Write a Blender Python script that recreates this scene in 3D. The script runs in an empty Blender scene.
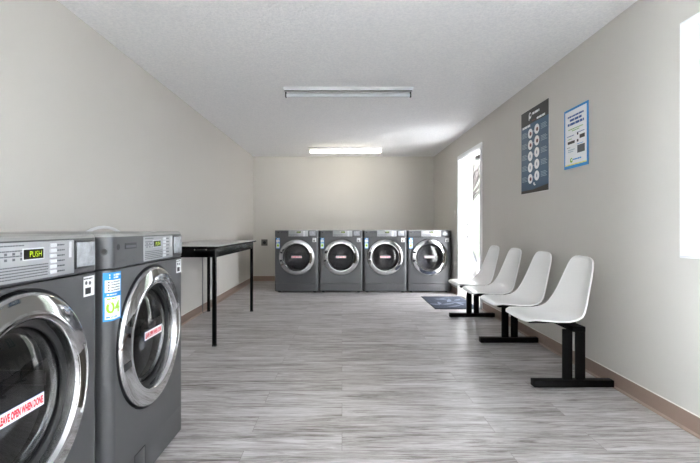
import bpy, bmesh, math, random
from mathutils import Vector, Matrix
random.seed(7)
S = bpy.context.scene
COL = S.collection
PI = math.pi

# ------------------------------------------------------------------ materials
def srgb(r, g, b):
    f = lambda c: ((c/255+0.055)/1.055)**2.4 if c/255 > 0.04045 else c/255/12.92
    return (f(r), f(g), f(b), 1)

def mat(name, col, rough=0.5, metal=0.0, noise=0.04, scale=30.0, bump=0.0, bscale=200.0, emit=None, estr=0.0, coat=0.0, spec=0.5):
    m = bpy.data.materials.new(name); m.use_nodes = True
    nt = m.node_tree; b = nt.nodes['Principled BSDF']
    b.inputs['Roughness'].default_value = rough
    b.inputs['Metallic'].default_value = metal
    b.inputs['Coat Weight'].default_value = coat
    b.inputs['Specular IOR Level'].default_value = spec
    tc = nt.nodes.new('ShaderNodeTexCoord')
    n = nt.nodes.new('ShaderNodeTexNoise'); n.inputs['Scale'].default_value = scale; n.inputs['Detail'].default_value = 3
    nt.links.new(tc.outputs['Object'], n.inputs['Vector'])
    mix = nt.nodes.new('ShaderNodeMix'); mix.data_type = 'RGBA'
    mix.inputs[6].default_value = tuple(c*(1-noise) for c in col[:3])+(1,)
    mix.inputs[7].default_value = tuple(min(1, c*(1+noise)) for c in col[:3])+(1,)
    nt.links.new(n.outputs['Fac'], mix.inputs[0])
    nt.links.new(mix.outputs[2], b.inputs['Base Color'])
    if bump:
        n2 = nt.nodes.new('ShaderNodeTexNoise'); n2.inputs['Scale'].default_value = bscale; n2.inputs['Detail'].default_value = 4
        nt.links.new(tc.outputs['Object'], n2.inputs['Vector'])
        bp = nt.nodes.new('ShaderNodeBump'); bp.inputs['Strength'].default_value = bump; bp.inputs['Distance'].default_value = 0.01
        nt.links.new(n2.outputs['Fac'], bp.inputs['Height']); nt.links.new(bp.outputs['Normal'], b.inputs['Normal'])
    if emit:
        b.inputs['Emission Color'].default_value = emit; b.inputs['Emission Strength'].default_value = estr
    return m

M = {}
M['wall'] = mat('greige wall paint', srgb(203, 200, 195), 0.85, bump=0.06, bscale=350, noise=0.015, scale=3)
M['white'] = mat('white gloss paint', srgb(236, 238, 240), 0.35, noise=0.01)
M['casing'] = mat('white casing paint', srgb(232, 234, 236), 0.3, noise=0.01)
M['steel'] = mat('graphite enamel', srgb(88, 89, 92), 0.34, metal=0.5, noise=0.02, scale=8)
M['steeltop'] = mat('graphite top with painted reflection', srgb(150, 151, 150), 0.4, metal=0.4, noise=0.02)  # paler than the cabinet: reflection on the washer tops put into the colour
M['recess'] = mat('recess dark plastic', srgb(52, 53, 56), 0.3, noise=0.03)
M['seam'] = mat('seam black', srgb(16, 16, 18), 0.6)
M['chrome'] = mat('polished door chrome', srgb(196, 197, 200), 0.07, metal=1.0, noise=0.01)
M['drum'] = mat('drum stainless', srgb(150, 150, 152), 0.28, metal=1.0, noise=0.1, scale=60)
M['rubber'] = mat('black rubber', srgb(22, 22, 24), 0.55)
M['handle'] = mat('handle pocket bronze', srgb(62, 56, 46), 0.2, metal=0.8, noise=0.05)
M['plate'] = mat('silver control plate', srgb(166, 168, 172), 0.38, metal=0.35, noise=0.02)
M['button'] = mat('white button plastic', srgb(205, 207, 212), 0.35)
M['ink'] = mat('grey print ink', srgb(92, 94, 100), 0.6)
M['darkink'] = mat('dark print ink', srgb(34, 35, 40), 0.5)
M['screen'] = mat('black display window', srgb(8, 9, 8), 0.15)
M['led'] = mat('yellow green led', srgb(120, 140, 16), 0.5, emit=srgb(196, 232, 24), estr=0.20)
M['film'] = mat('crinkled clear film over grey plate', srgb(176, 180, 186), 0.14, metal=0.3, noise=0.3, scale=45, bump=1.0, bscale=30)
M['sticker'] = mat('white sticker paper', srgb(236, 237, 238), 0.45, noise=0.01)
M['blue'] = mat('bright blue print', srgb(18, 136, 208), 0.45, noise=0.02)
M['red'] = mat('red print', srgb(214, 28, 62), 0.45, noise=0.02)
M['lime'] = mat('lime green print', srgb(150, 200, 30), 0.45, noise=0.02)
M['tabletop'] = mat('grey laminate', srgb(178, 178, 178), 0.3, noise=0.04, scale=60)
M['black'] = mat('black powder coat', srgb(5, 5, 6), 0.2, noise=0.08, spec=0.25)
M['shell'] = mat('pale grey moulded fibreglass', srgb(243, 243, 243), 0.28, noise=0.02, scale=90, coat=0.2)
M['rim'] = mat('white rolled rim', srgb(247, 247, 247), 0.3, noise=0.01)
M['iron'] = mat('black steel tube', srgb(4, 3, 4), 0.5, noise=0.1, spec=0.12)
M['glide'] = mat('pale plastic glide', srgb(205, 200, 195), 0.5)
M['base'] = mat('brown vinyl cove base', srgb(142, 122, 111), 0.5, noise=0.05, scale=12)
M['basetop'] = mat('paler vinyl toe', srgb(168, 148, 136), 0.45, noise=0.04)
M['caulk'] = mat('caulk line', srgb(225, 220, 214), 0.6)
M['fixture'] = mat('white fixture enamel', srgb(232, 233, 234), 0.4, noise=0.01)
M['tubeoff'] = mat('unlit tube glass', srgb(214, 218, 222), 0.25, noise=0.01)
M['tubeon'] = mat('lit tube', srgb(255, 250, 235), 0.4, emit=(1.0, 0.90, 0.70, 1), estr=5.0)
M['outlet'] = mat('dark grey outlet plate', srgb(92, 90, 86), 0.5)
M['pblack'] = mat('poster black', srgb(22, 22, 25), 0.4)
M['pblue'] = mat('poster slate blue', srgb(40, 82, 116), 0.4, noise=0.12, scale=6)
M['pwhite'] = mat('poster white', srgb(236, 238, 242), 0.4, noise=0.01)
M['pgrey'] = mat('poster pale blue print', srgb(150, 172, 190), 0.5)
M['pred'] = mat('poster muted red print', srgb(120, 60, 60), 0.5)
M['pgreen'] = mat('poster green print', srgb(120, 170, 70), 0.5)
M['navy'] = mat('poster navy print', srgb(40, 84, 150), 0.5)
M['yellow'] = mat('poster yellow strip', srgb(232, 222, 120), 0.5)
M['dgrey'] = mat('poster photo grey', srgb(90, 92, 100), 0.5, noise=0.5, scale=120)
M['rimgrey'] = mat('poster border aluminium', srgb(214, 212, 208), 0.4)
M['hose'] = mat('white hose', srgb(226, 228, 230), 0.35)
M['cord'] = mat('grey cord', srgb(120, 122, 128), 0.5)
M['metal'] = mat('satin nickel', srgb(170, 165, 155), 0.3, metal=1.0)
M['siding'] = mat('weathered siding', srgb(62, 65, 56), 0.7, noise=0.03)
M['bark'] = mat('grey brown bark', srgb(32, 27, 24), 0.9, noise=0.2, scale=20)
M['concrete'] = mat('pale concrete', srgb(222, 222, 218), 0.9, noise=0.1, scale=6)
M['asphalt'] = mat('dark asphalt', srgb(40, 40, 42), 0.9, noise=0.15, scale=40)
M['rock'] = mat('white landscape rock', srgb(70, 68, 66), 0.9, noise=0.15, scale=14, bump=0.3, bscale=20)
M['board'] = mat('weathered grey board', srgb(34, 34, 36), 0.8, noise=0.1)

def popcorn():
    m = bpy.data.materials.new('popcorn ceiling'); m.use_nodes = True
    nt = m.node_tree; b = nt.nodes['Principled BSDF']; b.inputs['Roughness'].default_value = 0.95
    tc = nt.nodes.new('ShaderNodeTexCoord')
    n = nt.nodes.new('ShaderNodeTexNoise'); n.inputs['Scale'].default_value = 55; n.inputs['Detail'].default_value = 6; n.inputs['Roughness'].default_value = 0.7
    nt.links.new(tc.outputs['Object'], n.inputs['Vector'])
    r = nt.nodes.new('ShaderNodeValToRGB')
    r.color_ramp.elements[0].position = 0.36; r.color_ramp.elements[0].color = srgb(236, 237, 240)
    r.color_ramp.elements[1].position = 0.64; r.color_ramp.elements[1].color = srgb(250, 250, 251)
    nt.links.new(n.outputs['Fac'], r.inputs['Fac']); nt.links.new(r.outputs['Color'], b.inputs['Base Color'])
    bp = nt.nodes.new('ShaderNodeBump'); bp.inputs['Strength'].default_value = 0.55; bp.inputs['Distance'].default_value = 0.012
    nt.links.new(n.outputs['Fac'], bp.inputs['Height']); nt.links.new(bp.outputs['Normal'], b.inputs['Normal'])
    return m
M['ceiling'] = popcorn()

def planks():
    m = bpy.data.materials.new('grey wood plank vinyl'); m.use_nodes = True
    nt = m.node_tree; L = nt.links; b = nt.nodes['Principled BSDF']
    tc = nt.nodes.new('ShaderNodeTexCoord')
    br = nt.nodes.new('ShaderNodeTexBrick')
    br.offset = 0.37; br.offset_frequency = 2
    br.inputs['Scale'].default_value = 1.0
    br.inputs['Brick Width'].default_value = 1.22; br.inputs['Row Height'].default_value = 0.18
    br.inputs['Mortar Size'].default_value = 0.0012; br.inputs['Mortar Smooth'].default_value = 0.1
    br.inputs['Color1'].default_value = (0, 0, 0, 1); br.inputs['Color2'].default_value = (1, 1, 1, 1)
    br.inputs['Mortar'].default_value = (0.4, 0.4, 0.4, 1)
    L.new(tc.outputs['Object'], br.inputs['Vector'])
    # every plank its own slice of grain
    sep = nt.nodes.new('ShaderNodeSeparateXYZ'); L.new(tc.outputs['Object'], sep.inputs[0])
    mul = nt.nodes.new('ShaderNodeMath'); mul.operation = 'MULTIPLY'; mul.inputs[1].default_value = 17.0
    L.new(br.outputs['Color'], mul.inputs[0])
    comb = nt.nodes.new('ShaderNodeCombineXYZ')
    L.new(sep.outputs[0], comb.inputs[0]); L.new(sep.outputs[1], comb.inputs[1]); L.new(mul.outputs[0], comb.inputs[2])
    def noise(sx, sy, detail, rough, dist=0.0):
        mp = nt.nodes.new('ShaderNodeMapping'); mp.inputs['Scale'].default_value = (sx, sy, 1)
        L.new(comb.outputs[0], mp.inputs['Vector'])
        n = nt.nodes.new('ShaderNodeTexNoise'); n.inputs['Scale'].default_value = 1; n.inputs['Detail'].default_value = detail
        n.inputs['Roughness'].default_value = rough; n.inputs['Distortion'].default_value = dist
        L.new(mp.outputs[0], n.inputs['Vector']); return n
    n1 = noise(2.4, 30, 8, 0.72, 1.2); n2 = noise(9, 130, 5, 0.78, 0.4); n3 = noise(1.3, 6, 3, 0.55, 0.5)
    def mad(a, k, c):
        x = nt.nodes.new('ShaderNodeMath'); x.operation = 'MULTIPLY_ADD'
        L.new(a, x.inputs[0]); x.inputs[1].default_value = k
        if isinstance(c, float): x.inputs[2].default_value = c
        else: L.new(c, x.inputs[2])
        return x.outputs[0]
    v = mad(n1.outputs['Fac'], 1.30, -0.60)
    v = mad(n2.outputs['Fac'], 0.62, v)
    v = mad(n3.outputs['Fac'], 0.50, v)
    v = mad(br.outputs['Color'], 0.06, v)
    r = nt.nodes.new('ShaderNodeValToRGB')
    e = r.color_ramp.elements
    e[0].position = 0.33; e[0].color = srgb(76, 67, 64)
    e[1].position = 0.84; e[1].color = srgb(214, 211, 213)
    x = e.new(0.49); x.color = srgb(140, 134, 132)
    x = e.new(0.62); x.color = srgb(177, 173, 173)
    L.new(v, r.inputs['Fac'])
    mx = nt.nodes.new('ShaderNodeMix'); mx.data_type = 'RGBA'
    L.new(br.outputs['Fac'], mx.inputs[0]); L.new(r.outputs['Color'], mx.inputs[6]); mx.inputs[7].default_value = srgb(136, 131, 130)
    L.new(mx.outputs[2], b.inputs['Base Color'])
    rr = nt.nodes.new('ShaderNodeMapRange'); rr.inputs[3].default_value = 0.24; rr.inputs[4].default_value = 0.42
    L.new(n1.outputs['Fac'], rr.inputs[0]); L.new(rr.outputs[0], b.inputs['Roughness'])
    bp = nt.nodes.new('ShaderNodeBump'); bp.inputs['Strength'].default_value = 0.12; bp.inputs['Distance'].default_value = 0.004
    L.new(n2.outputs['Fac'], bp.inputs['Height']); L.new(bp.outputs['Normal'], b.inputs['Normal'])
    return m
M['floor'] = planks()

def glass(name, tint, rough=0.0, ior=1.5):
    m = bpy.data.materials.new(name); m.use_nodes = True
    nt = m.node_tree; nt.nodes.remove(nt.nodes['Principled BSDF'])
    out = nt.nodes['Material Output']
    t = nt.nodes.new('ShaderNodeBsdfTransparent'); t.inputs['Color'].default_value = tint
    g = nt.nodes.new('ShaderNodeBsdfGlossy'); g.inputs['Roughness'].default_value = rough
    f = nt.nodes.new('ShaderNodeFresnel'); f.inputs['IOR'].default_value = ior
    mx = nt.nodes.new('ShaderNodeMixShader')
    nt.links.new(f.outputs[0], mx.inputs[0]); nt.links.new(t.outputs[0], mx.inputs[1]); nt.links.new(g.outputs[0], mx.inputs[2])
    nt.links.new(mx.outputs[0], out.inputs['Surface'])
    return m
M['doorglass'] = glass('tinted washer door glass', (0.62, 0.62, 0.64, 1), 0.01, 1.6)
M['pane'] = glass('clear window glass', (0.96, 0.98, 0.98, 1), 0.0, 1.45)

def matweave():
    m = mat('blue grey floor mat', srgb(50, 57, 72), 0.95, noise=0.25, scale=180, bump=0.5, bscale=500)
    return m
M['mat'] = matweave()
M['matfig'] = mat('pale mat motif', srgb(100, 107, 124), 0.95, noise=0.1, scale=200)

# ------------------------------------------------------------------ mesh builder
class MB:
    def __init__(s): s.v = []; s.f = []; s.m = []; s.sm = []; s.mats = []
    def mi(s, m):
        if m not in s.mats: s.mats.append(m)
        return s.mats.index(m)
    def add(s, verts, faces, m, smooth=False):
        o = len(s.v); i = s.mi(m)
        s.v += [tuple(p) for p in verts]
        for f in faces:
            s.f.append([o+k for k in f]); s.m.append(i); s.sm.append(smooth)
    def box(s, x0, x1, y0, y1, z0, z1, m, bev=0.0, seg=2):
        bm = bmesh.new(); bmesh.ops.create_cube(bm, size=1)
        for v in bm.verts:
            v.co = Vector(((x0+x1)/2+v.co.x*(x1-x0), (y0+y1)/2+v.co.y*(y1-y0), (z0+z1)/2+v.co.z*(z1-z0)))
        if bev: bmesh.ops.bevel(bm, geom=bm.edges[:], offset=bev, segments=seg, affect='EDGES', profile=0.5)
        s.bm(bm, m, bev > 0)
    def bm(s, bm, m, smooth=False):
        bm.verts.index_update()
        s.add([v.co[:] for v in bm.verts], [[v.index for v in f.verts] for f in bm.faces], m, smooth); bm.free()
    def tube(s, pts, r, m, n=12, caps=True):
        pts = [Vector(p) for p in pts]; rs = r if isinstance(r, list) else [r]*len(pts)
        verts = []; faces = []; prev = None
        for i, p in enumerate(pts):
            d = (pts[min(i+1, len(pts)-1)]-pts[max(i-1, 0)]).normalized()
            if prev is None:
                a = Vector((0, 0, 1)) if abs(d.z) < 0.9 else Vector((1, 0, 0))
                u = d.cross(a).normalized()
            else:
                u = (prev-d*prev.dot(d)).normalized()
            prev = u; w = d.cross(u)
            for k in range(n):
                t = 2*PI*k/n; verts.append(p+(u*math.cos(t)+w*math.sin(t))*rs[i])
        for i in range(len(pts)-1):
            for k in range(n):
                a = i*n+k; b = i*n+(k+1) % n; faces.append([a, b, b+n, a+n])
        s.add(verts, faces, m, True)
        if caps:
            s.add(verts[:n], [list(range(n))[::-1]], m); s.add(verts[-n:], [list(range(n))], m)
    def lathe(s, prof, m, cx=0, cz=0, n=64, a0=0.0, a1=2*PI):            # profile of (radius, y) about the y axis
        full = abs(a1-a0-2*PI) < 1e-6; k = n if full else n+1
        verts = []; faces = []
        for r, y in prof:
            for i in range(k):
                t = a0+(a1-a0)*i/n; verts.append((cx+r*math.cos(t), y, cz+r*math.sin(t)))
        for j in range(len(prof)-1):
            for i in range(n):
                i2 = (i+1) % k
                faces.append([j*k+i, j*k+i2, (j+1)*k+i2, (j+1)*k+i])
        s.add(verts, faces, m, True)
    def disc(s, cx, cz, y, r, m, n=24, th=0.0008, sx=1.0):
        ring = [(cx+r*sx*math.cos(2*PI*i/n), y, cz+r*math.sin(2*PI*i/n)) for i in range(n)]
        back = [(p[0], y+th, p[2]) for p in ring]
        s.add(ring+back, [list(range(n))]+[[i, i+n, (i+1) % n+n, (i+1) % n] for i in range(n)], m)
    def text(s, t, cx, cz, y, h, m, width=None, spacing=1.0, bold=0.0):            # letters standing on the front (-y) side
        cu = bpy.data.curves.new('lettering', 'FONT'); cu.body = t; cu.size = 1.0; cu.space_character = spacing
        cu.resolution_u = 3; cu.offset = bold
        o = bpy.data.objects.new('lettering', cu); COL.objects.link(o)
        dg = bpy.context.evaluated_depsgraph_get(); dg.update()
        me = bpy.data.meshes.new_from_object(o.evaluated_get(dg))
        vs = [v.co.copy() for v in me.vertices]; fs = [list(p.vertices) for p in me.polygons]
        bpy.data.objects.remove(o); bpy.data.curves.remove(cu); bpy.data.meshes.remove(me)
        x0 = min(v.x for v in vs); x1 = max(v.x for v in vs); z0 = min(v.y for v in vs); z1 = max(v.y for v in vs)
        sz = h/(z1-z0); sx = sz if width is None else width/(x1-x0)
        s.add([(cx+(v.x-(x0+x1)/2)*sx, y, cz+(v.y-(z0+z1)/2)*sz) for v in vs], fs, m)
    def words(s, x0, x1, z, h, y, m, seed=0, gap=0.35):                  # a line of print too small to read
        rd = random.Random(seed); x = x0
        while x < x1-h*0.5:
            w = min(h*rd.uniform(1.2, 4.0), x1-x)
            s.box(x, x+w, y, y+0.0006, z-h/2, z+h/2, m); x += w+h*gap+h*0.3
    def build(s, name, parent=None, loc=(0, 0, 0), rotz=0.0, bevel=0.0, normals=False):
        me = bpy.data.meshes.new(name)
        me.from_pydata(s.v, [], s.f)
        for m in s.mats: me.materials.append(m)
        me.polygons.foreach_set('material_index', s.m); me.polygons.foreach_set('use_smooth', s.sm)
        if normals:
            b = bmesh.new(); b.from_mesh(me); bmesh.ops.remove_doubles(b, verts=b.verts[:], dist=1e-5)
            bmesh.ops.recalc_face_normals(b, faces=b.faces[:]); b.to_mesh(me); b.free()
        me.update()
        me.set_sharp_from_angle(angle=math.radians(38))
        o = bpy.data.objects.new(name, me); COL.objects.link(o)
        o.location = loc; o.rotation_euler = (0, 0, rotz)
        if parent: o.parent = parent
        return o

def thing(name, label, cat, loc=(0, 0, 0), rotz=0.0, group=None):
    o = bpy.data.objects.new(name, None); COL.objects.link(o); o.empty_display_size = 0.1
    o.location = loc; o.rotation_euler = (0, 0, rotz); o['label'] = label; o['category'] = cat
    if group: o['group'] = group
    return o
def tag(o, label, cat, group=None, kind=None):
    o['label'] = label; o['category'] = cat
    if group: o['group'] = group
    if kind: o['kind'] = kind
    return o
def struct(o, label, cat):
    o['kind'] = 'structure'; o['label'] = label; o['category'] = cat; return o
def copy_tree(o, parent=None):
    c = o.copy(); COL.objects.link(c)
    if parent: c.parent = parent
    for ch in list(o.children): copy_tree(ch, c)
    return c

# ------------------------------------------------------------------ room
XL, XR, YB, YF, H, T = -1.69, 1.755, 8.20, -2.4, 2.375, 0.18
DOOR_Y0, DOOR_Y1, DOOR_H = 5.42, 6.44, 2.045
WIN_Y0, WIN_Y1, WIN_Z0, WIN_Z1 = 0.40, 2.232, 0.871, 2.086
b = MB(); b.box(XL-0.3, XR+T, YF-0.3, YB+0.3, -0.1, 0, M['floor']); struct(b.build('floor'), 'grey wood-look plank floor with boards running across the room', 'floor')
b = MB(); b.box(XL-0.3, XR+T, YF-0.3, YB+0.3, H, H+0.15, M['ceiling']); struct(b.build('ceiling'), 'white popcorn-textured ceiling', 'ceiling')
LY0, LY1, LZ0, LZ1 = -2.28, -0.45, 0.55, 2.22
b = MB(); b.box(XL-0.15, XL, YF, LY0, 0, H, M['wall']); b.box(XL-0.15, XL, LY1, YB, 0, H, M['wall'])
b.box(XL-0.15, XL, LY0, LY1, 0, LZ0, M['wall']); b.box(XL-0.15, XL, LY0, LY1, LZ1, H, M['wall'])
struct(b.build('wall_left'), 'plain beige-grey wall on the left', 'wall')
b = MB(); b.box(XL-0.15, XR+T, YB, YB+0.15, 0, H, M['wall']); struct(b.build('wall_back'), 'beige-grey end wall behind the row of four washers', 'wall')
b = MB()
b.box(XR, XR+T, YF, WIN_Y0, 0, H, M['wall'])
for a0, a1 in ((WIN_Y0, WIN_Y1),):
    b.box(XR, XR+T, a0, a1, 0, WIN_Z0, M['wall']); b.box(XR, XR+T, a0, a1, WIN_Z1, H, M['wall'])
b.box(XR, XR+T, WIN_Y1, DOOR_Y0, 0, H, M['wall'])
b.box(XR, XR+T, DOOR_Y0, DOOR_Y1, DOOR_H, H, M['wall']); b.box(XR, XR+T, DOOR_Y1, YB, 0, H, M['wall'])
struct(b.build('wall_right'), 'beige-grey wall on the right with the door and window openings', 'wall')
b = MB(); b.box(XL-0.15, XR+T, YF-0.15, YF, 0, H, M['wall'])
struct(b.build('wall_front'), 'plain beige-grey wall behind the camera', 'wall')

# baseboards: brown vinyl cove base with a paler toe and a caulk line on top
def baseboard(name, p0, p1, nrm, label):
    b = MB(); d = Vector(p1)-Vector(p0); n = Vector(nrm)
    prof = [(0.0, 0.100), (0.004, 0.100), (0.006, 0.096), (0.006, 0.022), (0.010, 0.014), (0.020, 0.008), (0.020, 0.0), (0.0, 0.0)]
    mats = ['caulk', 'caulk', 'base', 'base', 'basetop', 'basetop', 'base']
    for i in range(len(prof)-1):
        q = []
        for base in (Vector(p0), Vector(p1)):
            for k in (i, i+1): q.append((base+n*prof[k][0]+Vector((0, 0, prof[k][1])))[:])
        b.add([q[0], q[1], q[3], q[2]], [[0, 1, 2, 3]], M[mats[i]])
    for base in (Vector(p0), Vector(p1)):
        b.add([(base+n*r+Vector((0, 0, z)))[:] for r, z in prof], [list(range(len(prof)))], M['base'])
    struct(b.build(name), label, 'baseboard')
baseboard('baseboard_left', (XL, YF, 0), (XL, YB, 0), (1, 0, 0), 'brown vinyl baseboard along the left wall')
baseboard('baseboard_back', (XL, YB, 0), (XR, YB, 0), (0, -1, 0), 'brown vinyl baseboard along the end wall')
baseboard('baseboard_right', (XR, YF, 0), (XR, DOOR_Y0-0.07, 0), (-1, 0, 0), 'brown vinyl baseboard below the chairs on the right wall')
baseboard('baseboard_corner', (XR, DOOR_Y1+0.07, 0), (XR, YB, 0), (-1, 0, 0), 'brown vinyl baseboard between door and far right corner')

# windows
def window(name, y0, y1, label):
    b = MB(); z0, z1 = WIN_Z0, WIN_Z1; t = 0.006
    b.box(XR-0.002, XR+T, y1-t, y1, z0, z1, M['white']); b.box(XR-0.002, XR+T, y0, y0+t, z0, z1, M['white'])
    b.box(XR-0.002, XR+T, y0+t, y1-t, z1-t, z1, M['white'])
    w = struct(b.build(name), label, 'window')
    b = MB(); b.box(XR-0.006, XR+T, y0+t, y1-t, z0, z0+0.012, M['white'], 0.002); b.build('window_sill', w)
    b = MB(); xa, xb = XR+0.09, XR+0.14; f = 0.05
    a0, a1, c0, c1 = y0+t, y1-t, z0+0.012, z1-t
    b.box(xa, xb, a0, a0+f, c0, c1, M['casing'], 0.004); b.box(xa, xb, a1-f, a1, c0, c1, M['casing'], 0.004)
    b.box(xa, xb, a0+f, a1-f, c0, c0+f, M['casing'], 0.004); b.box(xa, xb, a0+f, a1-f, c1-f, c1, M['casing'], 0.004)
    ym = (a0+a1)/2; b.box(xa+0.005, xb-0.005, ym-0.022, ym+0.022, c0+f, c1-f, M['casing'], 0.004)
    b.build('window_frame', w)
    b = MB(); b.box(xa+0.022, xa+0.026, a0+f-0.005, a1-f+0.005, c0+f-0.005, c1-f+0.005, M['pane']); b.build('window_pane', w)
window('window_1', WIN_Y0, WIN_Y1, 'bright window in the right wall with deep white reveal')
b = MB(); f = 0.05; x0, x1 = XL-0.12, XL-0.06  # unseen window behind the camera, added to light the right wall
b.box(x0, x1, LY0, LY0+f, LZ0, LZ1, M['casing'], 0.004); b.box(x0, x1, LY1-f, LY1, LZ0, LZ1, M['casing'], 0.004)
b.box(x0, x1, LY0+f, LY1-f, LZ0, LZ0+f, M['casing'], 0.004); b.box(x0, x1, LY0+f, LY1-f, LZ1-f, LZ1, M['casing'], 0.004)
b.box(x0+0.005, x1-0.005, (LY0+LY1)/2-0.025, (LY0+LY1)/2+0.025, LZ0+f, LZ1-f, M['casing'], 0.004)
w = struct(b.build('added_window'), 'unseen window added in the left wall behind the camera for light', 'window')
b = MB(); b.box(x0+0.028, x0+0.032, LY0+f-0.005, LY1-f+0.005, LZ0+f-0.005, LZ1-f+0.005, M['pane']); b.build('window_pane', w)

# door: casing, jamb, strike plates, leaf swung open outside
b = MB(); c = 0.058
for ya, yb in ((DOOR_Y0-c+0.01, DOOR_Y0+0.01), (DOOR_Y1-0.01, DOOR_Y1+c-0.01)):
    b.box(XR-0.016, XR, ya, yb, 0, DOOR_H-0.01, M['casing'], 0.004)
    b.box(XR-0.020, XR-0.014, ya+0.008, yb-0.030, 0, DOOR_H-0.01, M['casing'], 0.002)
b.box(XR-0.016, XR, DOOR_Y0-c+0.01, DOOR_Y1+c-0.01, DOOR_H-0.01, DOOR_H+c-0.01, M['casing'], 0.004)
d = struct(b.build('door_1'), 'white framed doorway standing open to the bright outdoors', 'door')
b = MB(); j = 0.02
b.box(XR, XR+T+0.01, DOOR_Y0, DOOR_Y0+j, 0, DOOR_H, M['white']); b.box(XR, XR+T+0.01, DOOR_Y1-j, DOOR_Y1, 0, DOOR_H, M['white'])
b.box(XR, XR+T+0.01, DOOR_Y0+j, DOOR_Y1-j, DOOR_H-j, DOOR_H, M['white'])
for ya, yb in ((DOOR_Y0+j, DOOR_Y0+j+0.012), (DOOR_Y1-j-0.012, DOOR_Y1-j)):
    b.box(XR+0.05, XR+0.09, ya, yb, 0, DOOR_H-j, M['white'], 0.002)
b.build('door_jamb', d)
b = MB(); b.box(XR, XR+T+0.02, DOOR_Y0+j, DOOR_Y1-j, 0, 0.012, M['metal'], 0.003); b.build('threshold', d)
for z0_, z1_ in ((1.02, 1.10), (0.83, 0.93)):
    b = MB(); b.box(XR+0.105, XR+0.132, DOOR_Y1-j-0.002, DOOR_Y1-j, z0_, z1_, M['white'])
    zc = (z0_+z1_)/2; b.box(XR+0.104, XR+0.132, DOOR_Y1-j-0.004, DOOR_Y1-j-0.002, zc-0.024, zc+0.024, M['recess'])
    b.build('strike_plate', d)
b = MB(); ang = math.radians(12)
b.box(XR+T+0.015, XR+T+0.015+0.97, DOOR_Y0-0.045, DOOR_Y0-0.002, 0.015, DOOR_H-j, M['white'], 0.003)
leaf = b.build('door_leaf', d)
b = MB(); b.lathe([(0.0, DOOR_Y0+0.055), (0.024, DOOR_Y0+0.05), (0.026, DOOR_Y0+0.03), (0.012, DOOR_Y0+0.015), (0.012, DOOR_Y0-0.002)], M['metal'], cx=XR+T+0.91, cz=0.95, n=20); b.build('door_knob', leaf)
b = MB(); b.box(XR+T-0.05, XR+T+0.0, 5.87, 6.09, DOOR_H-j-0.052, DOOR_H-j, M['outlet'], 0.004)
b.tube([(XR+T-0.02, 5.93, DOOR_H-0.075), (XR+T+0.20, 5.70, DOOR_H-0.08)], 0.008, M['outlet'], 8); b.build('door_closer', d)

# ------------------------------------------------------------------ outdoors beyond the door
b = MB(); b.box(XR+T, 26, -16, 34, -0.35, -0.06, M['asphalt']); struct(b.build('trim_1'), 'grey paved ground outside the doorway', 'ground')
b = MB(); b.box(-16, XL-0.3, -16, 34, -0.35, -0.06, M['concrete']); struct(b.build('trim_2'), 'unseen ground outside the left wall, made pale to bounce light', 'ground')  # out of view, kept pale so light bounces in at the left
b = MB(); b.box(3.9, 9.5, 15.0, 19.0, -0.06, 4.2, M['siding'])
for k in range(22): b.box(3.88, 9.52, 14.985, 15.0, 0.1+k*0.19, 0.13+k*0.19, M['siding'])
tag(b.build('building'), 'cream sided building seen bright through the open doorway', 'building')
b = MB()
rd = random.Random(3)
base = Vector((2.86, 9.7, -0.06))
b.tube([base, base+Vector((0.0, 0, 1.0)), base+Vector((0.02, 0, 1.75))], [0.06, 0.05, 0.04], M['bark'], 8)
for k in range(40):
    s = base+Vector((0.02, 0, 1.55+0.55*rd.random())); p = [s]; dirv = Vector((rd.uniform(-0.15, 0.5), rd.uniform(-0.3, 0.3), 1)).normalized()
    for q in range(4):
        dirv = (dirv+Vector((rd.uniform(-0.25, 0.35), rd.uniform(-0.2, 0.2), rd.uniform(-0.15, 0.1)))).normalized(); p.append(p[-1]+dirv*rd.uniform(0.15, 0.3))
    b.tube(p, [0.022, 0.018, 0.014, 0.01, 0.005], M['bark'], 6)
tag(b.build('bare_tree'), 'bare grey-brown branching tree outside the doorway', 'tree')
b = MB(); b.tube([(2.80, 10.1, 1.05), (3.22, 9.9, -0.06)], 0.035, M['board'], 6); tag(b.build('leaning_board'), 'grey board leaning outside beside the pale rocks', 'board')
for k, (x, y, r) in enumerate(((2.95, 9.32, 0.20), (3.30, 9.60, 0.16), (2.95, 8.85, 0.15))):
    bm = bmesh.new(); bmesh.ops.create_icosphere(bm, subdivisions=3, radius=r)
    rr = random.Random(k)
    from mathutils import noise as mnoise
    for v in bm.verts: v.co = v.co*(1+0.25*mnoise.noise(v.co*6+Vector((k*3, 0, 0)))); v.co.z *= 0.8
    zmin = min(v.co.z for v in bm.verts)
    b = MB(); b.bm(bm, M['rock'], True)
    o = b.build('rock', loc=(x, y, -0.062-zmin))
    tag(o, ('largest pale rock at the foot of the bare tree', 'pale rock beside the grey leaning board', 'smallest pale rock nearest the doorway')[k], 'rock', 'pale rocks outside')

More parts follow.
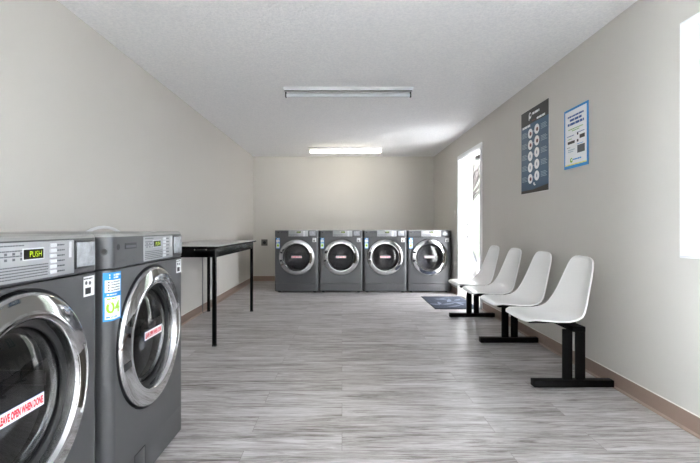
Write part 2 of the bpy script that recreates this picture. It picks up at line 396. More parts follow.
# ------------------------------------------------------------------ washers
W, DP, HT, R = 0.346, 0.385, 0.983, 0.04
F = -DP
def plan(inset=0.0, lean=0.0):
    w = W-inset; f = F+inset+lean; r = max(R-inset, 0.01)
    pts = [(w, DP-inset), (-w, DP-inset)]
    for k in range(9):
        t = PI+PI/2*k/8; pts.append((-w+r+r*math.cos(t), f+r+r*math.sin(t)))
    for k in range(9):
        t = 1.5*PI+PI/2*k/8; pts.append((w-r+r*math.cos(t), f+r+r*math.sin(t)))
    return pts
def loft(b, levels, m, skip_front=None, cap0=True, cap1=True):
    n = 20; verts = []
    for z, i, l in levels: verts += [(x, y, z) for x, y in plan(i, l)]
    fs = []
    for j in range(len(levels)-1):
        for k in range(n):
            if skip_front and j in skip_front and k == 10: continue
            k2 = (k+1) % n; fs.append([j*n+k, j*n+k2, (j+1)*n+k2, (j+1)*n+k])
    if cap0: fs.append(list(range(n))[::-1])
    if cap1: fs.append([(len(levels)-1)*n+k for k in range(n)])
    b.add(verts, fs, m, True)

def washer(near, label, loc, rotz, group, number=None, sticker_dz=0.0):
    t = thing('front_loading_washer', label, 'washing machine', loc, rotz, group)
    if near: t.scale = (1, 1, 1.015)
    cx, cz, RH = (-0.014 if near else 0.003), (0.570 if near else 0.556), 0.289
    zk = 0.145
    # cabinet with a round door opening
    b = MB()
    lv = [(0.02, 0.006, 0), (0.026, 0, 0), (zk-0.003, 0, 0), (zk, 0.006, 0), (zk+0.003, 0, 0), (0.866, 0, 0)]
    if near: lv = [(0.02, 0.006, 0), (0.026, 0, 0), (zk, 0, 0), (0.866, 0, 0)]
    loft(b, lv, M['steel'], skip_front=[len(lv)-2])
    x0, x1, z0, z1 = -(W-R), W-R, lv[-2][0], 0.866      # front face around the opening
    angs = sorted([2*PI*k/72 for k in range(72)]+[math.atan2(z-cz, x-cx) % (2*PI) for x in (x0, x1) for z in (z0, z1)])
    circ, rect = [], []
    for a in angs:
        ca, sa = math.cos(a), math.sin(a)
        circ.append((cx+RH*ca, F, cz+RH*sa))
        tx = ((x1-cx)/ca if ca > 0 else (x0-cx)/ca) if abs(ca) > 1e-9 else 1e9
        tz = ((z1-cz)/sa if sa > 0 else (z0-cz)/sa) if abs(sa) > 1e-9 else 1e9
        q = min(tx, tz); rect.append((cx+q*ca, F, cz+q*sa))
    n = len(angs)
    b.add(circ+rect, [[i, (i+1) % n, (i+1) % n+n, i+n] for i in range(n)], M['steel'])
    b.lathe([(RH, F), (RH-0.003, F+0.004), (RH-0.006, F+0.040), (0.20, F+0.042)], M['recess'], cx, cz, 72)
    b.box(-W+0.03, W-0.03, F+0.03, DP-0.03, 0.864, 0.872, M['seam'])
    b.build('cabinet', t)
    b = MB()
    tz = 0.010 if near else 0.0
    loft(b, [(0.870, 0.003, 0), (0.873, 0, 0), (0.955+tz, 0, 0), (0.970+tz, 0, 0.001)], M['steel'], cap1=False)
    loft(b, [(0.970+tz, 0, 0.001), (0.978+tz, 0.003, 0.001), (0.983+tz, 0.012, 0.001)], M['steeltop'], cap0=False)
    con = b.build('console', t)
    for sx in (-1, 1):
        for sy in (-1, 1):
            b = MB(); b.tube([(sx*0.28, sy*0.31, 0), (sx*0.28, sy*0.31, 0.021)], 0.024, M['rubber'], 14); b.build('foot', t)
    # drum
    b = MB()
    b.lathe([(0.205, F+0.041), (0.222, F+0.06), (0.222, F+0.36), (0.20, F+0.375), (0.0, F+0.38)], M['drum'], cx, cz, 48)
    for k in range(3):
        a = PI/2+0.5+k*2*PI/3; b.tube([(cx+0.205*math.cos(a), F+0.07, cz+0.205*math.sin(a)), (cx+0.205*math.cos(a), F+0.35, cz+0.205*math.sin(a))], 0.022, M['drum'], 10)
    b.lathe([(0.214, F+0.042), (0.20, F+0.05), (0.195, F+0.075), (0.215, F+0.085)], M['rubber'], cx, cz, 48)
    b.build('drum', t)
    # door: chrome ring with hinge, handle pocket, tinted bowl and warning sticker
    b = MB()
    b.lathe([(0.262, F+0.036), (0.278, F+0.028), (0.280, F-0.004), (0.2785, F-0.010), (0.274, F-0.0145), (0.268, F-0.0165), (0.250, F-0.0200), (0.232, F-0.0230), (0.219, F-0.0248), (0.213, F-0.0240), (0.2095, F-0.020), (0.206, F-0.008), (0.200, F+0.034), (0.262, F+0.036)], M['chrome'], cx, cz, 96)
    door = b.build('door', t, normals=True)
    b = MB()
    b.lathe([(0.200, F+0.032), (0.185, F+0.022), (0.15, F+0.008), (0.10, F-0.003), (0.05, F-0.0085), (0.0, F-0.010)], M['doorglass'], cx, cz, 64)
    b.lathe([(0.200, F+0.034), (0.185, F+0.065), (0.15, F+0.105), (0.10, F+0.13), (0.0, F+0.14)], M['doorglass'], cx, cz, 64)
    b.build('door_glass', door)
    b = MB()
    b.lathe([(0.2035, F+0.012), (0.197, F+0.013), (0.190, F+0.018), (0.189, F+0.024)], M['rubber'], cx, cz, 64); b.build('glass_gasket', door)
    b = MB()       # pocket handle on the right of the ring
    a = 0.33
    b.lathe([(0.244, F-0.0195), (0.243, F-0.0225), (0.230, F-0.0240), (0.216, F-0.0262), (0.2105, F-0.0215), (0.2068, F-0.010)], M['handle'], cx, cz, 20, -a-0.10, a-0.02)
    b.tube([(cx+0.252*math.cos(q), F-0.0205, cz+0.252*math.sin(q)) for q in [(-a-0.15)+(2*a+0.18)*k/14 for k in range(15)]], 0.004, M['chrome'], 8)
    b.build('door_handle', door)
    for q in (PI-0.30, PI+0.22):
        b = MB(); b.lathe([(0.272, F-0.014), (0.268, F-0.0185), (0.250, F-0.0218), (0.232, F-0.0246), (0.228, F-0.0225)], M['recess'], cx, cz, 6, q-0.05, q+0.05)
        b.build('door_hinge', door)
    b = MB(); sy = F-0.0120; sz = cz+0.004+sticker_dz; wx = cx-0.012 if near else cx
    b.box(wx-0.080, wx+0.080, sy, sy+0.0012, sz-0.0165, sz+0.0165, M['sticker'])
    b.box(wx-0.0805, wx+0.0805, sy+0.0003, sy+0.0016, sz-0.0175, sz+0.0175, M['navy'])
    b.text('LEAVE OPEN WHEN DONE', wx, sz, sy-0.0006, 0.021, M['red'], width=0.150, bold=0.05)
    b.build('warning_sticker', door)
    # console fittings
    if near: lx, px0, px1, c0, c1 = -0.228, -0.092, 0.200, 0.207, 0.312
    else: lx, px0, px1, c0, c1 = -0.228, -0.126, 0.180, 0.196, 0.303
    y = F-0.003
    b = MB(); b.box(px0, px1, y, F+0.01, 0.882 if not near else 0.877, 0.976, M['plate'], 0.002)
    pw = px1-px0; dz = -0.012 if near else -0.007
    if near:
        for r in range(3): b.words(px0+0.006, px0+0.085, 0.968-r*0.013, 0.003, y-0.0006, M['ink'], r)
        for r in range(2):
            for q in range(3): b.box(px0+0.02+q*0.026, px0+0.028+q*0.026, y-0.0006, y, 0.945-r*0.014, 0.951-r*0.014, M['ink'])
        for r in range(5): b.words(px0+0.006, px0+0.175, 0.915-r*0.0072, 0.0026, y-0.0006, M['ink'], 10+r)
        b.box(px1-0.026, px1-0.014, y-0.001, y, 0.925, 0.972, M['button'])
    else:
        for r in range(3): b.words(px0+0.01, px0+0.16, 0.912-r*0.010, 0.0035, y-0.0006, M['ink'], 20+r)
    panel = b.build('control_panel', con)
    b = MB(); dx0 = -0.010 if near else px0+pw*0.40; dx1 = dx0+0.072
    b.box(dx0-0.004, dx1+0.004, y-0.0012, y+0.002, 0.941+dz, 0.972+dz, M['button'], 0.0005); b.box(dx0, dx1, y-0.002, y+0.002, 0.944+dz, 0.969+dz, M['screen'])
    b.text('PUSH', dx0+0.042, 0.9565+dz, y-0.0026, 0.0155, M['led'], width=0.044)
    b.build('display', panel)
    bx = px1-0.096 if near else px1-0.062
    for k in range(6):
        b = MB(); zz = 0.964-k*0.0148
        b.box(bx-0.015, bx+0.013, y-0.003, y+0.002, zz-0.005, zz+0.005, M['button'], 0.0015); b.build('button', panel)
        if near:
            b = MB(); b.words(bx+0.018, bx+0.050, zz, 0.0035, y-0.0006, M['ink'], 40+k)
            o = b.build('button_caption', panel)
    b = MB(); b.box(c0, c1, y-0.001, F+0.01, 0.886, 0.974, M['recess'], 0.003)
    b.box(c0+0.005, c1-0.005, y-0.003, y+0.001, 0.892, 0.968, M['film'], 0.002)
    b.build('coin_box', con)
    b = MB()
    b.disc(lx-0.060, 0.944, F-0.0012, 0.0105, M['darkink'], 20); b.text('LG', lx-0.035, 0.944, F-0.0012, 0.012, M['ink'], width=0.022)
    b.box(lx-0.012, lx+0.075, F-0.0012, F+0.001, 0.934, 0.956, M['darkink']); b.box(lx-0.007, lx+0.070, F-0.0018, F+0.001, 0.9385, 0.947, M['ink'])
    if near:
        b.words(lx-0.005, lx+0.07, 0.905, 0.003, F-0.001, M['ink'], 3); b.words(lx-0.06, lx+0.07, 0.893, 0.003, F-0.001, M['ink'], 4)
    b.build('maker_badge', con)
    b = MB()
    if near:
        th = 1.1; ux, uy = -math.sin(th), -math.cos(th); ox, oy = -W+R, F+R
        for q0, q1, r in ((R+0.003, R-0.006, 0.012), (R+0.004, R, 0.0075)):
            b.tube([(ox+ux*q0, oy+uy*q0, 0.930), (ox+ux*q1, oy+uy*q1, 0.930)], r, M['recess'] if r > 0.01 else M['rubber'], 18)
        b.build('key_lock', con)
    # stickers
    b = MB(); s0, s1 = (-0.353, -0.270) if near else (-0.322, -0.262); e = F-0.0008
    for q in range(10): b.box(s0+(s1-s0)*q/10, s0+(s1-s0)*(q+1)/10, e, F+0.001, 0.692, 0.858, M['blue'])
    b.words(s0+0.02, s1-0.006, 0.849, 0.007, e-0.0006, M['sticker'], 5); b.words(s0+0.02, s1-0.02, 0.840, 0.006, e-0.0006, M['sticker'], 6)
    for q in range(10):
        a0, a1 = s0+0.006+(s1-s0-0.012)*q/10, s0+0.006+(s1-s0-0.012)*(q+1)/10
        b.box(a0, a1, e-0.0005, e, 0.790, 0.832, M['sticker']); b.box(a0, a1, e-0.0005, e, 0.698, 0.774, M['sticker'])
    for k in range(4):
        b.disc(s0+0.018, 0.825-k*0.0093, e-0.001, 0.0028, M['darkink'], 10); b.words(s0+0.026, s1-0.012, 0.825-k*0.0093, 0.003, e-0.001, M['ink'], 60+k)
    b.words(s0+0.012, s1-0.03, 0.782, 0.004, e-0.0006, M['sticker'], 8)
    b.words(s0+0.012, s0+0.05, 0.768, 0.005, e-0.001, M['lime'], 9)
    b.words(s0+0.010, s0+0.052, 0.705, 0.005, e-0.001, M['blue'], 11)
    if number: b.text(number, (s0+s1)/2-0.002, 0.738, e-0.0012, 0.040, M['lime'], width=0.060, bold=0.02)
    else: b.box(s0+0.014, s1-0.014, e-0.001, e, 0.722, 0.757, M['lime'])
    for q, (vx, vy, vz) in enumerate(b.v):
        if vx < -W+R:
            th = ((-W+R)-vx)/R; rr = R-(vy-F); b.v[q] = (-W+R-rr*math.sin(th), F+R-rr*math.cos(th), vz)
    b.build('number_sticker', t)
    b = MB(); b.box(0.252, 0.310, e, F+0.001, 0.795, 0.858, M['sticker'])
    b.words(0.252, 0.298, 0.851, 0.004, e-0.0006, M['ink'], 12)
    b.disc(0.265, 0.838, e-0.0006, 0.006, M['ink'], 14); b.disc(0.285, 0.836, e-0.0006, 0.006, M['ink'], 14)
    b.box(0.260, 0.290, e-0.0006, e, 0.802, 0.822, M['darkink'])
    b.build('instruction_sticker', t)
    if near:
        b = MB(); b.box(-0.165, -0.080, F-0.0015, F+0.004, 0.04, 0.142, M['steel'], 0.003); b.box(-0.168, -0.077, F-0.0004, F+0.004, 0.037, 0.145, M['seam']); b.build('filter_hatch', t)
    return t

GB = 'washers in a row along the end wall'
back = washer(False, 'grey washer at left end of the end-wall row, nearest the wall outlet', (-0.714, 7.140, 0), 0, GB)
for k, lab in enumerate(('second grey washer from the left in the end-wall row', 'third grey washer from the left in the end-wall row', 'grey washer at right end of the end-wall row, beside the doorway')):
    c = copy_tree(back); c.location = (-0.714+0.6955*(k+1), 7.140, 0); c['label'] = lab
GN = 'washers against the left wall'
washer(True, 'large grey washer in the left foreground, cut off by the photo edge', (-1.205, 1.112, 0), PI/2, GN, sticker_dz=-0.015)
washer(True, 'grey washer with number 04 sticker, between foreground washer and black table', (-1.185, 1.825, 0), PI/2, GN, number='04', sticker_dz=0.008)

# hose arching up behind the near washers
b = MB()
pts = [(-1.635, 2.30, 0.55)]
for k in range(17):
    a = PI-PI*k/16; pts.append((-1.635, 2.95+0.38*math.cos(a), 0.80+0.229*math.sin(a)))
pts.append((-1.635, 3.33, 0.0))
pts = [(-1.635, 2.57, 0.0)]+pts[1:]
b.tube(pts, 0.010, M['hose'], 12)
tag(b.build('hose'), 'thin white hose arching up behind the near washers', 'hose')

# ------------------------------------------------------------------ work table
t = thing('work_table', 'black folding table with grey top standing against the left wall', 'table', (-1.365, 4.483, 0))
b = MB(); b.box(-0.30, 0.305, -0.811, 0.822, 0.862, 0.870, M['tabletop'], 0.001); b.box(-0.302, 0.307, -0.813, 0.824, 0.848, 0.8635, M['black'], 0.003); b.build('tabletop', t)
b = MB(); z0, z1 = 0.768, 0.849
b.box(-0.275, 0.275, -0.790, -0.770, z0, z1, M['black'], 0.002); b.box(-0.275, 0.275, 0.758, 0.778, z0, z1, M['black'], 0.002)
b.box(-0.275, -0.255, -0.771, 0.759, z0, z1, M['black'], 0.002); b.box(0.262, 0.282, -0.771, 0.759, z0, z1, M['black'], 0.002)
fr = b.build('apron', t)
b = MB()
for x in (-0.02, 0.10, 0.20): b.tube([(x, -0.793, 0.835), (x, -0.789, 0.835)], 0.004, M['metal'], 10)
b.build('screw', fr)
for sx in (-1, 1):
    for sy in (-1, 1):
        b = MB(); x = sx*0.262; yy = sy*0.765
        b.box(x-0.0165, x+0.0165, yy-0.0165, yy+0.0165, 0.012, z1, M['black'], 0.003)
        lg = b.build('leg', t)
        b = MB(); b.box(x-0.0175, x+0.0175, yy-0.0175, yy+0.0175, 0.0, 0.015, M['rubber'], 0.003); b.build('leg_cap', lg)
b = MB()
b.tube([(-1.655, 5.10, 0.80), (-1.655, 5.10, 0.10), (-1.65, 5.10, 0.02), (-1.645, 5.12, 0.006), (-1.645, 5.22, 0.005)], 0.004, M['cord'], 8)
tag(b.build('power_cord'), 'thin grey cord hanging to the floor behind the black table', 'cord')

# ------------------------------------------------------------------ bench of four shell chairs
bench = thing('waiting_bench', 'four white shell seats on one black bench frame along the right wall', 'bench', (0, 0, 0))
def shell_mesh():
    prof = [(0.000, 0.428), (0.010, 0.436), (0.035, 0.442), (0.09, 0.438), (0.16, 0.429), (0.23, 0.424), (0.285, 0.426), (0.33, 0.441), (0.365, 0.474), (0.39, 0.525), (0.408, 0.585), (0.422, 0.650), (0.434, 0.710), (0.445, 0.765), (0.451, 0.797), (0.4545, 0.815), (0.456, 0.825), (0.4565, 0.829)]
    half = [0.165, 0.192, 0.212, 0.226, 0.236, 0.242, 0.242, 0.238, 0.228, 0.212, 0.194, 0.178, 0.164, 0.149, 0.134, 0.115, 0.088, 0.045]
    nv = 17; top, bot = [], []
    for i, (d, z) in enumerate(prof):
        d0, z0 = prof[max(i-1, 0)]; d1, z1 = prof[min(i+1, len(prof)-1)]
        tx, tz = d1-d0, z1-z0; l = math.hypot(tx, tz); nx, nz = -tz/l, tx/l
        u = i/(len(prof)-1)
        curl = 0.010+0.036*math.exp(-((u-0.50)/0.22)**2)+0.012*max(0, (u-0.6))
        for k in range(nv):
            v = -1+2*k/(nv-1)
            off = curl*abs(v)**2.2
            y = half[i]*v
            dd, zz = d+nx*off, z+nz*off
            top.append((dd, y, zz)); bot.append((dd-nx*0.007, y*0.995, zz-nz*0.007))
    return top, bot, nv, len(prof)
def shell():
    top, bot, nv, nu = shell_mesh()
    b = MB(); n = nu*nv
    fs = [[i*nv+k, (i+1)*nv+k, (i+1)*nv+k+1, i*nv+k+1] for i in range(nu-1) for k in range(nv-1)]
    b.add(top+bot, fs+[[q+n for q in f][::-1] for f in fs], M['shell'], True)
    edge = [k for k in range(nv)]+[i*nv+nv-1 for i in range(1, nu)]+[(nu-1)*nv+k for k in range(nv-2, -1, -1)]+[i*nv for i in range(nu-2, 0, -1)]
    b.add(top+bot, [[edge[i], edge[(i+1) % len(edge)], edge[(i+1) % len(edge)]+n, edge[i]+n] for i in range(len(edge))], M['rim'], True)
    return b, [tuple((Vector(top[i])+Vector(bot[i]))/2) for i in edge]
SY = (2.89, 3.445, 4.00, 4.545); SX = 1.172
def seat(y):
    b, edge = shell()
    st = b.build('seat', bench, (SX, y, 0))
    md = st.modifiers.new('smooth', 'SUBSURF'); md.levels = 1; md.render_levels = 2
    r = MB(); pts = edge+[edge[0]]; 
    ring = r; verts = []; n = 8; N = len(edge); faces = []
    cen = sum((Vector(e) for e in edge), Vector())/N
    for i in range(N):
        p = Vector(edge[i]); d = (Vector(edge[(i+1) % N])-Vector(edge[i-1])).normalized()
        a = Vector((0, 0, 1)) if abs(d.z) < 0.8 else Vector((1, 0, 0))
        u = d.cross(a).normalized(); w = u.cross(d)
        for k in range(n): verts.append(p+(u*math.cos(2*PI*k/n)+w*math.sin(2*PI*k/n))*0.006)
    # rings are matched by nearest start vertex so the sweep does not twist
    start = [0]*N
    for i in range(1, N):
        start[i] = min(range(n), key=lambda k: (verts[i*n+k]-verts[(i-1)*n+start[i-1]]).length)
    def idx(i, k):
        i2 = i % N; return i2*n+(start[i2]+k) % n
    off = min(range(n), key=lambda k: (verts[start[0]+0 if False else (0*n+(start[0]+k) % n)]-verts[(N-1)*n+start[N-1]]).length)
    for i in range(N):
        sh = off if i == N-1 else 0
        for k in range(n): faces.append([idx(i, k), idx(i, k+1), idx(i+1, k+1+sh), idx(i+1, k+sh)])
    r.add(verts, faces, M['rim'], True); r.build('rim', st, normals=True)
    b = MB()
    b.box(0.075, 0.39, -0.022, 0.022, 0.388, 0.416, M['iron'], 0.003)
    for x in (0.14, 0.27):
        b.box(x-0.015, x+0.015, -0.10, 0.10, 0.404, 0.424, M['iron'], 0.003)
    b.build('seat_bracket', st)
    return st
s0 = seat(SY[0])
for y in SY[1:]:
    c = copy_tree(s0, bench); c.location = (SX, y, 0)
b = MB(); b.box(1.445, 1.525, 2.69, 4.97, 0.372, 0.406, M['iron'], 0.004); b.build('beam', bench)
def pedestal(y):
    b = MB(); b.box(1.224, 1.734, -0.028, 0.028, 0.008, 0.052, M['iron'], 0.003)
    p = b.build('pedestal', bench, (0, y, 0))
    for x0, x1 in ((1.418, 1.478), (1.500, 1.560)):
        b = MB(); b.box(x0, x1, -0.010, 0.010, 0.050, 0.374, M['iron'], 0.003); b.build('post', p)
    for x in (1.245, 1.70):
        b = MB(); b.tube([(x, 0, 0), (x, 0, 0.010)], 0.012, M['glide'], 12); b.build('glide', p)
    return p
p0 = pedestal(2.765)
for y in (3.82, 4.90):
    c = copy_tree(p0, bench); c.location = (0, y, 0)

# ------------------------------------------------------------------ wall posters
t = thing('poster', 'tall dark blue laundry poster with paired round pictures on right wall', 'poster', (XR, 3.918, 1.735), -PI/2); t.scale = (1.075, 1, 1)
hw, hh = 0.256, 0.388
b = MB(); b.box(-hw-0.006, hw+0.006, -0.004, -0.0005, -hh-0.006, hh+0.006, M['rimgrey']); b.box(-hw, hw, -0.0055, -0.003, -hh, hh, M['pblue']); b.build('poster_sheet', t)
b = MB(); y = -0.0062
b.box(-hw, hw, y, -0.005, -hh, -hh+0.028, M['pblack'])
b.add([(-0.02, y, -hh+0.028), (hw, y, -hh+0.028), (hw, y, -hh+0.055)], [[0, 1, 2]], M['pblack'])
b.build('footer_band', t)
b = MB(); b.box(-hw, hw, y, -0.005, hh-0.135, hh, M['pblack'])
b.disc(-0.075, hh-0.058, y-0.0008, 0.030, M['pwhite'], 20, sx=0.8); b.disc(-0.068, hh-0.054, y-0.0016, 0.014, M['pblack'], 16)
b.box(-0.099, -0.088, y-0.0008, y, hh-0.10, hh-0.050, M['pwhite'])
b.words(-0.03, 0.10, hh-0.052, 0.020, y-0.0008, M['pwhite'], 71, 0.05)
b.box(-0.04, 0.03, y-0.0008, y, hh-0.118, hh-0.112, M['pred'])
b.build('header_band', t)
b = MB()
b.words(-0.225, -0.07, hh-0.150, 0.020, y-0.0016, M['pwhite'], 72, 0.05); b.words(0.055, 0.215, hh-0.116, 0.018, y-0.0016, M['pwhite'], 73, 0.05)
b.build('heading', t)
b = MB(); y = -0.0062
for r in range(5):
    zc = hh-0.222-r*0.105
    for q, x in enumerate((-0.072, 0.052)):
        z = zc+(0.012 if q else -0.004)
        b.disc(x, z, y, 0.045, M['pwhite'], 28)
        if r < 2 or (r == 4 and q == 0):
            b.disc(x+0.008, z-0.004, y-0.0008, 0.018, M['pred'], 16); b.disc(x+0.014, z-0.010, y-0.0014, 0.010, M['pblack'], 12)
        else:
            b.disc(x, z, y-0.0008, 0.019, M['pgrey'], 16, sx=0.5); b.box(x-0.003, x+0.003, y-0.0014, y, z-0.010, z+0.010, M['ink'])
    b.box(-0.03, 0.01, y, -0.005, zc+0.002, zc+0.010, M['pgrey'])
    for k in range(4):
        b.words(-0.235, -0.15+0.02*(k % 2), zc+0.02-k*0.013, 0.0055, y, M['pgrey'], 80+r*8+k); b.words(0.125, 0.215+0.02*(k % 2), zc+0.035-k*0.013, 0.0055, y, M['pgrey'], 120+r*8+k)
b.disc(0.0, -hh+0.080, y, 0.012, M['pwhite'], 12); b.box(0.002, 0.03, y, -0.005, -hh+0.062, -hh+0.072, M['pwhite'])
b.build('round_pictures', t)

t = thing('poster', 'smaller white notice with bright blue border on right wall', 'poster', (XR, 3.222, 1.706), -PI/2); t.scale = (1.035, 1, 1)
hw, hh = 0.159, 0.228
b = MB(); b.box(-hw, hw, -0.005, -0.0005, -hh, hh, M['blue']); b.box(-hw+0.017, hw-0.017, -0.0058, -0.004, -hh+0.022, hh-0.017, M['pwhite']); b.build('poster_sheet', t)
b = MB(); y = -0.0064
b.box(-hw+0.017, hw-0.017, y, -0.005, -hh+0.022, -hh+0.030, M['yellow']); b.build('yellow_strip', t)
b = MB()
b.words(-0.105, 0.105, 0.165, 0.0125, y, M['navy'], 201, 0.1); b.words(-0.075, 0.08, 0.137, 0.017, y, M['navy'], 202, 0.1); b.words(-0.105, 0.11, 0.107, 0.018, y, M['navy'], 203, 0.1)
b.build('title', t)
b = MB(); b.words(-0.095, 0.098, 0.068, 0.006, y, M['pgreen'], 204); b.words(-0.045, 0.05, 0.054, 0.006, y, M['pgreen'], 205)
b.build('subtitle', t)
b = MB()
b.words(-0.115, -0.02, 0.018, 0.005, y, M['navy'], 206); b.words(0.02, 0.12, 0.028, 0.005, y, M['navy'], 207)
b.words(-0.105, -0.05, -0.005, 0.005, y, M['pgreen'], 208)
b.box(-0.105, -0.01, y, -0.005, -0.042, -0.022, M['pblack'])
b.box(0.055, 0.12, y, -0.005, -0.022, 0.006, M['pblack']); b.disc(0.03, 0.018, y, 0.010, M['pblack'], 12); b.disc(0.03, -0.032, y, 0.011, M['pblack'], 12)
b.words(-0.115, -0.07, -0.068, 0.004, y, M['ink'], 209); b.words(-0.10, -0.01, -0.088, 0.006, y, M['pgrey'], 210); b.words(-0.10, -0.03, -0.102, 0.006, y, M['pgrey'], 211)
b.words(0.02, 0.10, -0.058, 0.004, y, M['blue'], 212)
b.box(0.025, 0.12, y, -0.005, -0.125, -0.068, M['dgrey'])
b.build('instruction_pictures', t)
b = MB(); b.disc(-0.055, -0.168, y, 0.018, M['pgreen'], 18); b.disc(-0.050, -0.165, y-0.0008, 0.008, M['pwhite'], 12); b.words(-0.03, 0.075, -0.165, 0.010, y, M['blue'], 213, 0.1); b.build('emblem', t)

# ------------------------------------------------------------------ small wall things
t = thing('wall_outlet', 'square dark grey power outlet low on the end wall', 'outlet', (-1.478, YB, 0.734))
b = MB(); b.box(-0.060, 0.060, -0.010, 0, -0.060, 0.060, M['outlet'], 0.003); b.build('cover_plate', t)
b = MB(); b.lathe([(0.0, -0.016), (0.026, -0.016), (0.030, -0.012), (0.030, -0.008)], M['rubber'], 0, 0, 24)
for a in (0.6, 2.5, 4.7): b.box(0.013*math.cos(a)-0.003, 0.013*math.cos(a)+0.003, -0.0168, -0.0155, 0.013*math.sin(a)-0.005, 0.013*math.sin(a)+0.005, M['seam'])
b.build('socket', t)
M['ivory'] = mat('ivory switch plastic', srgb(214, 211, 205), 0.4)
t = thing('light_switch', 'small white light switch on right wall beside the doorway', 'switch', (XR, 6.665, 1.23), -PI/2)
b = MB(); b.box(-0.035, 0.035, -0.006, 0, -0.057, 0.057, M['ivory'], 0.002); b.build('switch_plate', t)
b = MB(); b.box(-0.006, 0.006, -0.016, -0.005, -0.004, 0.014, M['ivory'], 0.002); b.build('toggle', t)

# ------------------------------------------------------------------ door mat
t = thing('door_mat', 'blue-grey mat with pale leafy motif on floor at the doorway', 'mat', (1.452, 5.87, 0)); t.scale = (1, 1.075, 1)
b = MB(); b.box(-0.278, 0.278, -0.44, 0.44, 0.0, 0.008, M['mat'], 0.003); b.box(-0.287, 0.287, -0.45, 0.45, 0.0, 0.004, M['rubber'], 0.0015); b.build('mat_pile', t)
b = MB()
def leafs(x, y, a, l, w):
    n = 10; ca, sa = math.cos(a), math.sin(a); up, dn = [], []
    for k in range(n+1):
        u = k/n; h = w*math.sin(PI*u); bend = 0.25*l*u*u
        for s, lst in ((1, up), (-1, dn)):
            px, py = u*l, s*h+bend; lst.append((x+px*ca-py*sa, y+px*sa+py*ca, 0.0088))
    b.add(up+dn, [[k, k+1, n+2+k, n+1+k] for k in range(n)], M['matfig'])
for x, y, a, l, w in ((-0.17, -0.20, 1.2, 0.20, 0.025), (-0.17, -0.20, 2.4, 0.14, 0.03), (-0.15, -0.18, 0.2, 0.24, 0.028), (-0.02, -0.02, 1.0, 0.26, 0.03), (0.0, 0.02, -0.6, 0.24, 0.03), (0.04, 0.12, 2.3, 0.22, 0.03), (0.10, 0.10, 0.5, 0.16, 0.03), (-0.14, 0.18, 0.3, 0.2, 0.025), (0.13, -0.24, 1.5, 0.22, 0.03), (0.15, 0.30, 3.0, 0.2, 0.025), (-0.1, -0.33, 0.2, 0.22, 0.025)):
    leafs(x, y, a, l, w)
b.build('leaf_motif', t)

# ------------------------------------------------------------------ ceiling strip lights
def strip(y, lit, label):
    t = thing('ceiling_light', label, 'ceiling light', (0.060, y, H))
    b = MB(); b.box(-0.625, 0.625, -0.060, 0.060, -0.036, 0, M['fixture'], 0.003)
    b.build('housing', t)
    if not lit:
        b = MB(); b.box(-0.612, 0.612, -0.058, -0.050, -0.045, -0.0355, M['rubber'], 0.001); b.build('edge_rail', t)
    m = M['tubeon'] if lit else M['tubeoff']
    for yy in (0.0,):
        b = MB(); b.tube([(-0.598, yy, -0.066), (0.598, yy, -0.066)], 0.0185, m, 16); b.build('tube', t)
        for sx in (-1, 1):
            b = MB()
            b.box(min(sx*0.598, sx*0.612), max(sx*0.598, sx*0.612), yy-0.016, yy+0.016, -0.088, -0.0355, M['fixture' if lit else 'rubber'], 0.003); b.build('lamp_holder', t)
    return t
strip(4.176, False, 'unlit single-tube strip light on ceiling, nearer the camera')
strip(7.31, True, 'lit strip light glowing on ceiling near the end wall')

# ------------------------------------------------------------------ daylight
w = bpy.data.worlds.new('sky'); S.world = w; w.use_nodes = True
bg = w.node_tree.nodes['Background']; bg.inputs[0].default_value = (0.90, 0.94, 1.0, 1); bg.inputs[1].default_value = 7.0
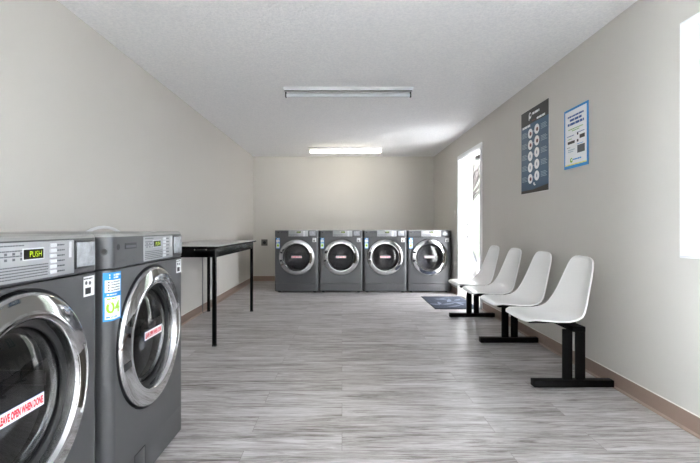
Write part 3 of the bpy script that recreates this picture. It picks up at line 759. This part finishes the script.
# sky graded brighter to the left, to feed light through the added window
wt = w.node_tree; tcw = wt.nodes.new('ShaderNodeTexCoord'); sx = wt.nodes.new('ShaderNodeSeparateXYZ'); mr = wt.nodes.new('ShaderNodeMapRange')
mr.interpolation_type = 'SMOOTHSTEP'
mr.inputs[1].default_value = 0.12; mr.inputs[2].default_value = -0.80; mr.inputs[3].default_value = 1.9; mr.inputs[4].default_value = 30.0
wt.links.new(tcw.outputs['Generated'], sx.inputs[0]); wt.links.new(sx.outputs[0], mr.inputs[0]); wt.links.new(mr.outputs[0], bg.inputs[1])
def portal(name, loc, rot, sx, sy):
    l = bpy.data.lights.new(name, 'AREA'); l.shape = 'RECTANGLE'; l.size = sx; l.size_y = sy
    l.cycles.is_portal = True
    o = bpy.data.objects.new(name, l); COL.objects.link(o); o.location = loc; o.rotation_euler = rot
ry = math.radians(90)
portal('daylight_window', (XR+T+0.02, (WIN_Y0+WIN_Y1)/2, (WIN_Z0+WIN_Z1)/2), (0, ry, 0), WIN_Z1-WIN_Z0, WIN_Y1-WIN_Y0)
portal('daylight_door', (XR+T+0.03, (DOOR_Y0+DOOR_Y1)/2, DOOR_H/2), (0, ry, 0), DOOR_H, DOOR_Y1-DOOR_Y0)
portal('daylight_left', (XL-0.17, (LY0+LY1)/2, (LZ0+LZ1)/2), (0, -ry, 0), LZ1-LZ0, LY1-LY0)

sl = bpy.data.lights.new('sun', 'SUN'); sl.energy = 34.0; sl.angle = math.radians(3); sl.color = (1.0, 0.98, 0.96)
so = bpy.data.objects.new('sun', sl); COL.objects.link(so); so.location = (-6, 6, 12)
so.rotation_euler = Vector((0.0, -0.45, -0.85)).to_track_quat('-Z', 'Y').to_euler()
# ------------------------------------------------------------------ camera
cd = bpy.data.cameras.new('camera'); cam = bpy.data.objects.new('camera', cd); COL.objects.link(cam)
cam.location = (0, 0, 1.03); cam.rotation_euler = (PI/2, 0, 0)
cd.sensor_width = 36; cd.lens = 430/700*36; cd.shift_x = 8/700; cd.shift_y = -4.5/700
cd.clip_start = 0.05
S.camera = cam
S.view_settings.view_transform = 'Standard'; S.view_settings.look = 'None'
S.view_settings.gamma = 1.0; S.view_settings.use_curve_mapping = False
S.view_settings.exposure = 1.95
S.cycles.max_bounces = 16; S.cycles.diffuse_bounces = 10; S.cycles.glossy_bounces = 8; S.cycles.transparent_max_bounces = 16
S.cycles.sample_clamp_indirect = 8.0
